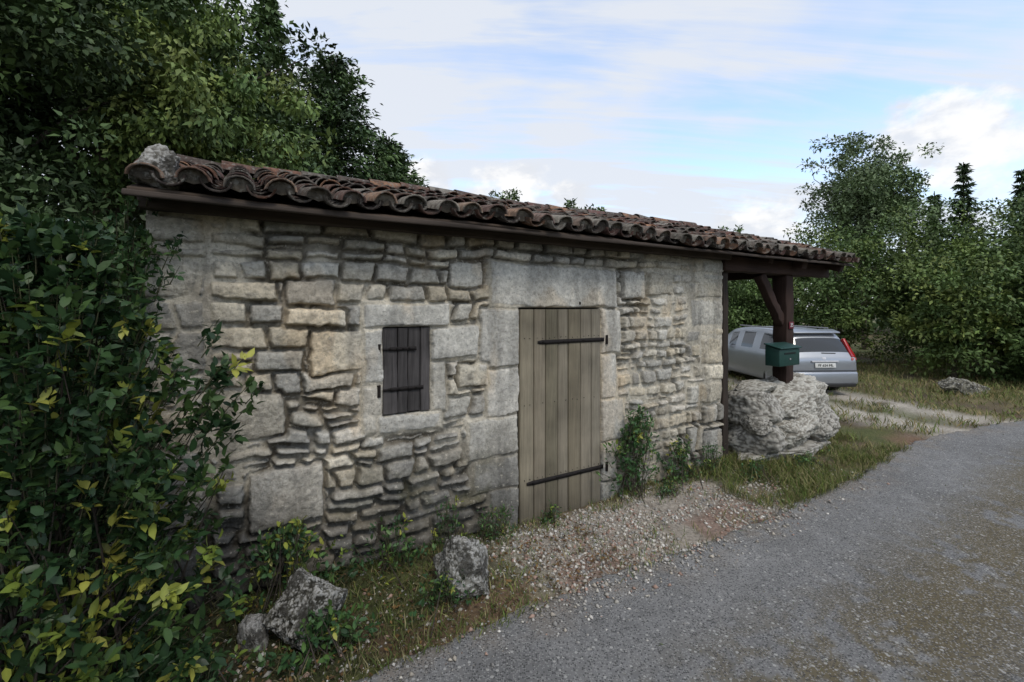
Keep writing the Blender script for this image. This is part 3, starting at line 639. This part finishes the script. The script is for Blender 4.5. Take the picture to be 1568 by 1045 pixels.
tree('alder_tree',(17.0,22,0),(17.0,22,7.0),(3.2,2.6,3.6),260,120,.17,[(.16,.22,.105),(.18,.24,.12),(.13,.19,.08)],121,.14,.24,shell=.55,nl=40)
for k,(x,y,h,r,pal) in enumerate([(8.6,16.5,3.6,1.9,MD),(6.6,17.5,3.4,2.,MD+DK),(11.5,16,4.9,2.2,MD+LT[:1]),(14,15.5,5.3,2.4,MD+LT[:1]),(16.2,17,5.9,2.6,MD),(18,15,6.2,2.7,MD+LT[:1]),(12.4,12.8,3.5,1.5,LT+MD),(14.6,12.4,4.2,1.8,MD+LT),(13.6,11.4,2.2,1.1,MD),(17.,13.,5.6,2.3,MD+LT[:1]),(20,13,6.2,2.6,DK+MD),(21,18,7.0,3,DK+MD),(16.4,11.4,3.6,1.6,DK+MD),(24,15,6.8,3,MD),(10,19,4.2,2,MD)]):
    tree('hedge_bush',(x,y,0),(x,y,h*.5),(r,r*.9,h*.56),150,100,.13,pal,130+k,.07,.26,shell=.5)
conifer('cypress_tree',24.8,25,10.0,1.3,211,CD,dens=.8,L=.3,pw=.9)
conifer('cypress_tree',23.2,25,8.4,1.1,212,CD,dens=.8,L=.3,pw=.9)
conifer('cypress_tree',28,25,9.6,1.2,213,CD,dens=.8,L=.3,pw=.9)
rsx=np.random.RandomState(300); a=Acc(); n=36000
an=rsx.rand(n)*2*np.pi; rad=rsx.uniform(42,60,n); hz=4.5+2.5*vn(an*9,an*0,7)+1.5*vn(an*30,an*0,8); P=np.stack([np.cos(an)*rad,np.sin(an)*rad,hz*rsx.rand(n)**.8],1)
LL=rsx.uniform(.6,1.2,n); leaves4(a,P,rsx.randn(n,3),LL,LL*.7,pick(DK+MD,n,rsx),rsx); a.make('distant_tree_belt',M_leaf)
def shrub(name,base,centers,seed,nper=(8,13),L=.07,every=8,sr=.006,bs=.06,dim=1.):
    rsx=np.random.RandomState(seed); root=empty(name); a=Acc(); t=Acc()
    for c,yf in centers:
        c=np.array(c); n=rsx.randint(*nper); ax=(c-np.array(base)); ax[2]=abs(ax[2])*.4+.4; ax/=np.linalg.norm(ax)
        D=rsx.randn(n,3); D/=np.linalg.norm(D,axis=1)[:,None]; D=D*1.0+ax*.55
        k=rsx.rand(n)*.10; P=c-ax*k[:,None]+rsx.randn(n,3)*.012
        if rsx.rand()<yf: colr=np.array([(.25,.28,.05),(.18,.24,.045),(.30,.30,.06)][rsx.randint(3)])
        else: colr=np.array([(.030,.068,.024),(.042,.086,.029),(.026,.056,.023),(.06,.11,.03)][rsx.randint(4)])*dim
        LL=L*rsx.uniform(.55,1.3,n); leaves7(a,P,D,LL,LL*.5,colr*rsx.uniform(.7,1.2,(n,1)),rsx)
        s=np.linspace(0,1,4)[:,None]; v,f=tube(c-ax*.14*(1-s)+ax*0,.0022*(1-s[:,0])+.001,4); t.add(v,f,(.07,.07,.035))
    for c,_ in centers[::every]:
        b=np.array(base)+rsx.randn(3)*np.array([bs,bs,0]); c=np.array(c); s=np.linspace(0,1,10)[:,None]; mid=b+(c-b)*np.array([.5,.5,.6])
        v,f=tube((1-s)**2*b+2*s*(1-s)*mid+s*s*c,sr*(1-s[:,0])+.0015,5); t.add(v,f,(.055,.045,.035))
    a.make('leaves',M_gloss,root); t.make('stems',M_bark,root)
cs=[]
for k in range(1450):
    z=rs.uniform(.05,2.4)
    rmax=np.interp(z,[.05,.5,1.0,1.4,1.8,2.1,2.4],[.62,.72,.66,.62,.64,.42,.18])
    an=rs.rand()*6.28; r=rmax*rs.rand()**.4*(.78+.4*vn(np.array([an*2.]),np.array([z*3.]),5)[0])
    x=-2.15+r*math.cos(an); y=2.07+r*.62*math.sin(an)
    front=(math.sin(an)<.2)
    yf=.08+(.38 if .35<z<.95 and x>-1.95 else 0)+(.5 if z>2.0 and x<-2.2 else 0)
    cs.append(((x,y,z),yf if front else .05))
for k in range(55):
    z=rs.uniform(.5,1.95); cs.append(((-1.50+rs.randn()*.07+.1*math.sin(z*5),2.3+rs.randn()*.08,z),.3 if z<1.2 else .1))
random.shuffle(cs)
shrub('foreground_shrub',(-2.2,2.15,0),cs,61,every=16,sr=.007,bs=.2,L=.064,dim=.8)  # dim darkens the green leaf colour, painting deeper shade into the left foreground
cs=[((-2.28+rs.randn()*.14,2.75+rs.randn()*.12,2.3+rs.randn()*.2),.05) for k in range(90)]
shrub('ivy_on_corner',(-2.45,2.85,1.6),cs,62,L=.05)
def weed(name,u,v,h,r,n,seed,yf=.1,L=.035,every=7,dim=1.3,flat=False):
    rsx=np.random.RandomState(seed); x,y=h2w(u,v)
    cs=[]
    for k in range(n):
        z=abs(rsx.rand()**.8*h)+.03; q=r*(1-.55*z/h)
        du_=rsx.randn()*q*.6; dv=rsx.randn()*q*.18; xx,yy=h2w(u+du_,min(v+dv,-.06)); cs.append(((xx,yy,z),yf))
    shrub(name,(x,y,0),cs,seed,nper=(5,9),L=L,every=every,sr=.0035,bs=r*.25,dim=dim)
weed('wall_vine',4.10,-.12,.92,.40,170,71,L=.050,yf=.12,dim=1.7); weed('wall_vine',4.78,-.14,.50,.36,90,72,L=.042,dim=1.6); weed('weed_clump',1.5,-.2,.42,.35,50,73,L=.04,yf=.15)
weed('weed_clump',2.35,-.15,.3,.35,50,74,L=.03); weed('weed_clump',.75,-.2,.55,.45,100,75,L=.05,yf=.3); weed('weed_clump',5.3,-.15,.38,.34,70,76,L=.03,dim=1.6); weed('weed_clump',1.95,-.15,.45,.25,35,77,yf=.1)
weed('weed_clump',.95,-.75,.20,.35,70,78,L=.05,yf=.05); weed('weed_clump',1.75,-.7,.2,.35,60,79); weed('weed_clump',3.0,-.12,.14,.2,20,80); weed('weed_clump',.3,-.7,.2,.4,60,81,L=.045)
weed('weed_clump',5.7,-.45,.2,.35,60,82,L=.03,dim=1.8); weed('weed_clump',4.4,-.3,.18,.3,40,83,L=.03,dim=1.6); weed('weed_clump',6.6,-.55,.16,.5,70,84,L=.03,dim=1.8)
def grass(name,X,Y,h,cols,seed,wid=.006):
    rsx=np.random.RandomState(seed); n=len(X); z,u,v,dr=groundz(X,Y); z=np.where(dr<-.02,.015,z)
    P=np.stack([X,Y,z-.005],1); D=np.stack([rsx.randn(n)*.38,rsx.randn(n)*.38,np.ones(n)],1); a=Acc()
    leaves4(a,P,D,h,wid*rsx.uniform(.6,1.4,n),cols,rsx,bend=.3); a.make(name,M_grass)
GC=np.array([[.12,.17,.04],[.09,.14,.03],[.26,.24,.10],[.18,.21,.05],[.32,.28,.14]])
n=80000; u=rs.uniform(-.5,8.6,n); v=-rs.uniform(-.1,2.0,n); Xg,Yg=h2w(u,v); dr=dist_poly(Xg,Yg,centre)-RW/2
den=fbm(Xg*1.8,Yg*1.8,241)*.6+fbm(Xg*7,Yg*7,242)*.4
dens=np.where(u>5.0,.95,np.where((u>2.3)&(u<5),.10+.5*(v>-.25),.5)); keep=(dr>-.12)&(rs.rand(n)<dens*sm(.38,.55,den))
Xg,Yg,u,den=Xg[keep],Yg[keep],u[keep],den[keep]; hh=rs.uniform(.02,.10,len(Xg))*(1+.8*(u>5))*(.6+.9*den)
gd=(1-.45*(1-sm(.8,2.4,u)))[:,None]
grass('verge_grass',Xg,Yg,hh,GC[rs.randint(0,5,len(Xg))]*rs.uniform(.6,1.1,(len(Xg),1))*gd,251)
n=70000; Xg=rs.uniform(3.5,22,n); Yg=rs.uniform(6.4,20,n); dr=dist_poly(Xg,Yg,centre)-RW/2; dd=dist_poly(Xg,Yg,drive)
den=fbm(Xg*1.2,Yg*1.2,243); uu,vv=w2h(Xg,Yg)
keep=(dr>0)&((dd>.9+1.4*(fbm(Xg*3,Yg*3,247)-.5))|(dd<.42))&(rs.rand(n)<sm(.3,.5,den))&(uu>5.9)
Xg,Yg=Xg[keep],Yg[keep]
grass('field_grass',Xg,Yg,rs.uniform(.05,.2,len(Xg)),np.array([[.15,.19,.05],[.11,.15,.04],[.24,.22,.1],[.28,.22,.10]])[rs.randint(0,4,len(Xg))],252,wid=.014)
n=30000; k=rs.randint(0,len(seg),n); o=(.46+rs.randn(n)*.11)*RW; Pp=seg[k]+Ns[k]*o[:,None]+rs.randn(n,2)*.03
m=(np.linalg.norm(Pp-np.array([2.5,4]),axis=1)<7)&((fbm(Pp[:,0]*3,Pp[:,1]*3,245)*.6+fbm(Pp[:,0]*11,Pp[:,1]*11,246)*.4)>.53); Pp=Pp[m]
grass('road_weeds',Pp[:,0],Pp[:,1],rs.uniform(.008,.04,len(Pp)),(GC*.85)[rs.randint(0,5,len(Pp))]*rs.uniform(.6,1.1,(len(Pp),1)),253,wid=.005)
n=4500; u=rs.uniform(-1.5,3.2,n); v=-rs.uniform(.05,1.6,n); Xl,Yl=h2w(u,v); z,_,_,dr=groundz(Xl,Yl); kk=(dr>-.15*rs.rand(n)); Xl,Yl,z=Xl[kk],Yl[kk],z[kk]; n=len(Xl); a=Acc()
LL=rs.uniform(.015,.045,n); leaves4(a,np.stack([Xl,Yl,np.maximum(z,-.01)+.012],1),np.stack([rs.randn(n),rs.randn(n),rs.randn(n)*.25],1),LL,LL*.5,np.array([[.16,.10,.05],[.10,.06,.035],[.22,.13,.05],[.12,.11,.05]])[rs.randint(0,4,n)]*.8,rs); a.make('leaf_litter',M_grass)
# ------------------------------------------------------------------ car
def car():
    root=empty('parked_car',(7.17,10.45,-.03),R(3)); root.scale=(.94,.94,.94)
    SV=(.36,.38,.41)
    st=[(-.02,.80,.78,.72,.34),(.0,.93,.84,.74,.26),(.06,1.0,.865,.76,.22),(.30,1.46,.87,.66,.2),(.42,1.56,.875,.64,.2),(.62,1.60,.875,.65,.2),(1.45,1.63,.88,.67,.2),(1.55,1.63,.88,.67,.2),(2.35,1.61,.88,.67,.2),(2.45,1.605,.88,.67,.2),(2.95,1.55,.88,.65,.2),(3.15,1.48,.875,.64,.2),(3.75,1.05,.87,.76,.2),(4.2,.92,.84,.72,.2),(4.45,.78,.76,.65,.24),(4.52,.6,.68,.6,.3)]
    V=[]
    for y,zt,w,wr,zb in st:
        bz=min(.96,zt-.04)
        hs=[(0,zb),(w*.86,zb),(w*.98,zb+.1),(w,.58 if zt>.9 else zt*.7),(w*.985,bz*.9),(w*.965,bz),(wr+ (0 if zt>1.2 else .03),zt-.05 if zt>1.2 else zt-.015),(wr*.82,zt),(0,zt+.012)]
        ring=[(x,y,z) for x,z in hs]+[(-x,y,z) for x,z in hs[-2:0:-1]]
        V.append(ring)
    m=len(V[0]); V=np.array(V).reshape(-1,3); F=[];mi=[]
    for i in range(len(st)-1):
        for j in range(m):
            a=i*m+j;b=i*m+(j+1)%m; F.append([a,b,b+m,a+m]); jj=j if j<8 else m-1-j
            ya=st[i][0]; mt=0
            if jj==5 and ya in(.62,1.55,2.45): mt=1
            if jj in(6,7) and (ya==.06 or ya==3.15): mt=1
            if jj in(0,1): mt=2
            mi.append(mt)
    o=build('body',V,[np.array(F),np.array([list(range(m))[::-1],[(len(st)-1)*m+k for k in range(m)]])],[M_car,M_glass,M_plain],SV,root,True,mi+[0,0])
    s=o.modifiers.new('s','SUBSURF'); s.levels=2; s.render_levels=2
    bn=M_glass.node_tree.nodes['Principled BSDF']
    for l in list(bn.inputs['Base Color'].links): M_glass.node_tree.links.remove(l)
    bn.inputs['Base Color'].default_value=(.015,.02,.025,1)
    def part(name,pts,mat,colr,th=.03,bw=.01):
        P=np.array(pts,float); nrm=np.cross(P[1]-P[0],P[3]-P[0]); nrm/=np.linalg.norm(nrm)
        return bevel(build(name,np.concatenate([P-nrm*th/2,P+nrm*th/2]),BF,mat,colr,root),bw,3)
    for s_ in(-1,1):
        part('tail_lamp',[(s_*.70,.03,.93),(s_*.86,.10,.93),(s_*.74,.31,1.38),(s_*.66,.27,1.38)],M_red,(.35,.01,.012),.08,.02)
        part('tail_lamp_clear',[(s_*.68,.0,.86),(s_*.85,.05,.86),(s_*.85,.07,.93),(s_*.69,.02,.93)],M_red,(.45,.1,.08),.05,.015)
        part('rear_reflector',[(s_*.60,-.07,.42),(s_*.76,-.05,.42),(s_*.76,-.05,.47),(s_*.60,-.07,.47)],M_red,(.35,.02,.02),.02,.004)
        part('roof_rail',[(s_*.62,.7,1.63),(s_*.65,.7,1.63),(s_*.65,2.6,1.64),(s_*.62,2.6,1.64)],M_plain,(.3,.3,.32),.03,.01)
        part('door_mirror',[(s_*.9,2.95,1.0),(s_*1.06,2.92,1.0),(s_*1.06,2.92,1.14),(s_*.9,2.95,1.14)],M_car,SV,.1,.03)
    part('rear_bumper',[(-.80,-.055,.30),(.80,-.055,.30),(.80,-.045,.60),(-.80,-.045,.60)],M_car,SV,.10,.045)
    part('lower_bumper_trim',[(-.72,-.08,.24),(.72,-.08,.24),(.72,-.09,.33),(-.72,-.09,.33)],M_plain,(.03,.03,.03),.08,.02)
    part('bumper_shut_line',[(-.80,-.03,.615),(.80,-.03,.615),(.80,-.03,.63),(-.80,-.03,.63)],M_plain,(.02,.02,.02),.04,.004)
    part('number_plate',[(-.26,-.045,.70),(.26,-.045,.70),(.26,-.03,.81),(-.26,-.03,.81)],M_plain,(.65,.65,.62),.02,.003)
    part('plate_recess_trim',[(-.34,-.035,.83),(.34,-.035,.83),(.34,-.025,.87),(-.34,-.025,.87)],M_plain,(.5,.5,.52),.03,.008)
    part('badge',[(-.05,.0,.89),(.05,.0,.89),(.05,.02,.95),(-.05,.02,.95)],M_plain,(.6,.6,.62),.02,.008)
    part('rear_wiper',[(-.02,.07,1.03),(.34,.07,1.02),(.34,.08,1.045),(-.02,.08,1.055)],M_plain,(.01,.01,.01),.02,.004)
    part('spoiler',[(-.6,.24,1.53),(.6,.24,1.53),(.6,.5,1.60),(-.6,.5,1.60)],M_car,SV,.04,.015)
    pt=bpy.data.curves.new('plate_text','FONT'); pt.body='FF 624 ML'; pt.size=.09; pt.align_x='CENTER'; pt.align_y='CENTER'; pt.extrude=.001
    po=bpy.data.objects.new('plate_text',pt); link(po,root); po.location=(0,-.055,.755); po.rotation_euler=(R(90),0,0)
    mk=bpy.data.materials.new('black_ink'); mk.use_nodes=True; mk.node_tree.nodes['Principled BSDF'].inputs['Base Color'].default_value=(.01,.01,.01,1); pt.materials.append(mk)
    for y in(.78,3.55):
        for s_ in(-1,1):
            a=Acc(); prof=[(0,.0),(.15,.0),(.20,.012),(.205,-.005),(.29,.01),(.325,-.01),(.33,-.05),(.33,-.18),(.28,-.2)]; n=28; an=np.arange(n)*2*np.pi/n
            V=np.array([[(s_*(.86+o_),y+r*math.cos(t),.33+r*math.sin(t)) for t in an] for r,o_ in prof]); i,j=np.meshgrid(np.arange(len(prof)-1),np.arange(n),indexing='ij'); A=i*n+j;B=i*n+(j+1)%n
            cc=np.array([[.35,.35,.36]]*3+[[.015]*3]*6); a.add(V.reshape(-1,3),np.stack([A,B,B+n,A+n],-1).reshape(-1,4),np.repeat(cc,n,axis=0)); a.make('wheel',M_plain,root,True)
car()
# ------------------------------------------------------------------ sky + sun
EL,AZ=R(52),R(150)
w=bpy.data.worlds.new('World'); sc.world=w; w.use_nodes=True; nt=w.node_tree; N=nt.nodes; L=nt.links
bg=N['Background']; STR=.15; bg.inputs['Strength'].default_value=STR
sky=N.new('ShaderNodeTexSky'); sky.sky_type='NISHITA'; sky.sun_disc=False; sky.sun_elevation=EL; sky.sun_rotation=AZ; sky.dust_density=1.0; sky.ozone_density=1.5
tc=N.new('ShaderNodeTexCoord'); sp_=N.new('ShaderNodeSeparateXYZ'); L.new(tc.outputs['Generated'],sp_.inputs[0])
def M(op,a,b=None,c=None,clamp=False):
    n=N.new('ShaderNodeMath'); n.operation=op; n.use_clamp=clamp
    for i,x in enumerate((a,b,c)):
        if x is None: continue
        if isinstance(x,(int,float)): n.inputs[i].default_value=x
        else: L.new(x,n.inputs[i])
    return n.outputs[0]
def MR(x,a,b,c=0,d=1):
    n=N.new('ShaderNodeMapRange'); n.interpolation_type='SMOOTHSTEP'
    L.new(x,n.inputs[0])
    for i,q in enumerate((a,b,c,d)): n.inputs[i+1].default_value=q
    return n.outputs[0]
zc=M('MAXIMUM',sp_.outputs[2],.0); den=M('ADD',zc,.22)
px=M('DIVIDE',sp_.outputs[0],den); py=M('DIVIDE',sp_.outputs[1],den)
cb=N.new('ShaderNodeCombineXYZ'); L.new(px,cb.inputs[0]); L.new(py,cb.inputs[1])
def NZ(vec,scale,detail,rough,mapping=None,dist=0):
    no=N.new('ShaderNodeTexNoise'); no.inputs['Scale'].default_value=scale; no.inputs['Detail'].default_value=detail; no.inputs['Roughness'].default_value=rough; no.inputs['Distortion'].default_value=dist
    if mapping:
        mp=N.new('ShaderNodeMapping'); mp.inputs['Rotation'].default_value=(0,0,mapping[0]); mp.inputs['Scale'].default_value=mapping[1]; mp.inputs['Location'].default_value=mapping[2]; L.new(vec,mp.inputs[0]); vec=mp.outputs[0]
    L.new(vec,no.inputs['Vector']); return no.outputs['Fac']
c1=NZ(cb.outputs[0],1.5,6,.6,(R(-62),(.30,2.2,1),(3.1,.4,0)),.5)
c2=NZ(cb.outputs[0],1.3,4,.55,(0,(1,1,1),(7.,2.,0)))
cir=M('ADD',M('MULTIPLY',c1,.65),M('MULTIPLY',c2,.35))
cirf=MR(cir,.40,.58,.12,1)
haze=MR(zc,.0,.34,.85,.05)
left=MR(sp_.outputs[0],-.35,.35,.5,0)
tot=M('MAXIMUM',haze,M('ADD',cirf,left,clamp=True))
tot=M('MINIMUM',tot,.95)
cn=NZ(tc.outputs['Generated'],10,7,.6,(0,(1,1,1.3),(0,0,0)))
cum=None
for (x,y,s,r) in((1395,222,1.,.07),(1465,190,1.,.09),(1550,215,1.,.10),(790,285,1,.085),(1165,345,1,.09),(870,300,1,.06),(650,270,1,.06)):
    d=Vector(((x-784)/697,1,(471-y)/697)).normalized()
    vm=N.new('ShaderNodeVectorMath'); vm.operation='SUBTRACT'; L.new(tc.outputs['Generated'],vm.inputs[0]); vm.inputs[1].default_value=d
    v2=N.new('ShaderNodeVectorMath'); v2.operation='MULTIPLY'; L.new(vm.outputs[0],v2.inputs[0]); v2.inputs[1].default_value=(1,1,1.7)
    v3=N.new('ShaderNodeVectorMath'); v3.operation='LENGTH'; L.new(v2.outputs[0],v3.inputs[0])
    q=M('SUBTRACT',1.0,M('DIVIDE',v3.outputs[1],r)); cum=q if cum is None else M('MAXIMUM',cum,q)
craw=M('ADD',cum,M('MULTIPLY',M('SUBTRACT',cn,.5),3.0))
cf=M('MULTIPLY',M('MULTIPLY',MR(craw,-.2,.45),MR(cum,-.9,-.2)),.92)
mix1=N.new('ShaderNodeMix'); mix1.data_type='RGBA'; L.new(tot,mix1.inputs[0])
sb=N.new('ShaderNodeVectorMath'); sb.operation='SCALE'; L.new(sky.outputs[0],sb.inputs[0]); sb.inputs['Scale'].default_value=2.3
L.new(sb.outputs[0],mix1.inputs[6]); mix1.inputs[7].default_value=(5.3,5.55,6.0,1)
shn=NZ(tc.outputs['Generated'],9,5,.6,(0,(1,1,1.8),(1,2,3)))
cc=N.new('ShaderNodeMix'); cc.data_type='RGBA'; L.new(MR(shn,.40,.58),cc.inputs[0]); cc.inputs[6].default_value=(5.3,5.5,5.9,1); cc.inputs[7].default_value=(6.9,6.85,6.8,1)
mix2=N.new('ShaderNodeMix'); mix2.data_type='RGBA'; L.new(cf,mix2.inputs[0]); L.new(mix1.outputs[2],mix2.inputs[6]); L.new(cc.outputs[2],mix2.inputs[7])
L.new(mix2.outputs[2],bg.inputs['Color'])
sl=bpy.data.lights.new('sun','SUN'); sl.energy=1.5; sl.angle=R(16); sl.color=(1,.94,.85); so=bpy.data.objects.new('sun',sl); link(so)
dirv=Vector((math.sin(AZ)*math.cos(EL),math.cos(AZ)*math.cos(EL),math.sin(EL))); so.rotation_euler=dirv.to_track_quat('Z','Y').to_euler()
sc.view_settings.view_transform='Standard'; sc.view_settings.look='None'; sc.view_settings.exposure=0; sc.view_settings.gamma=1
print('verts',sum(len(o.data.vertices) for o in bpy.data.objects if o.type=='MESH'))
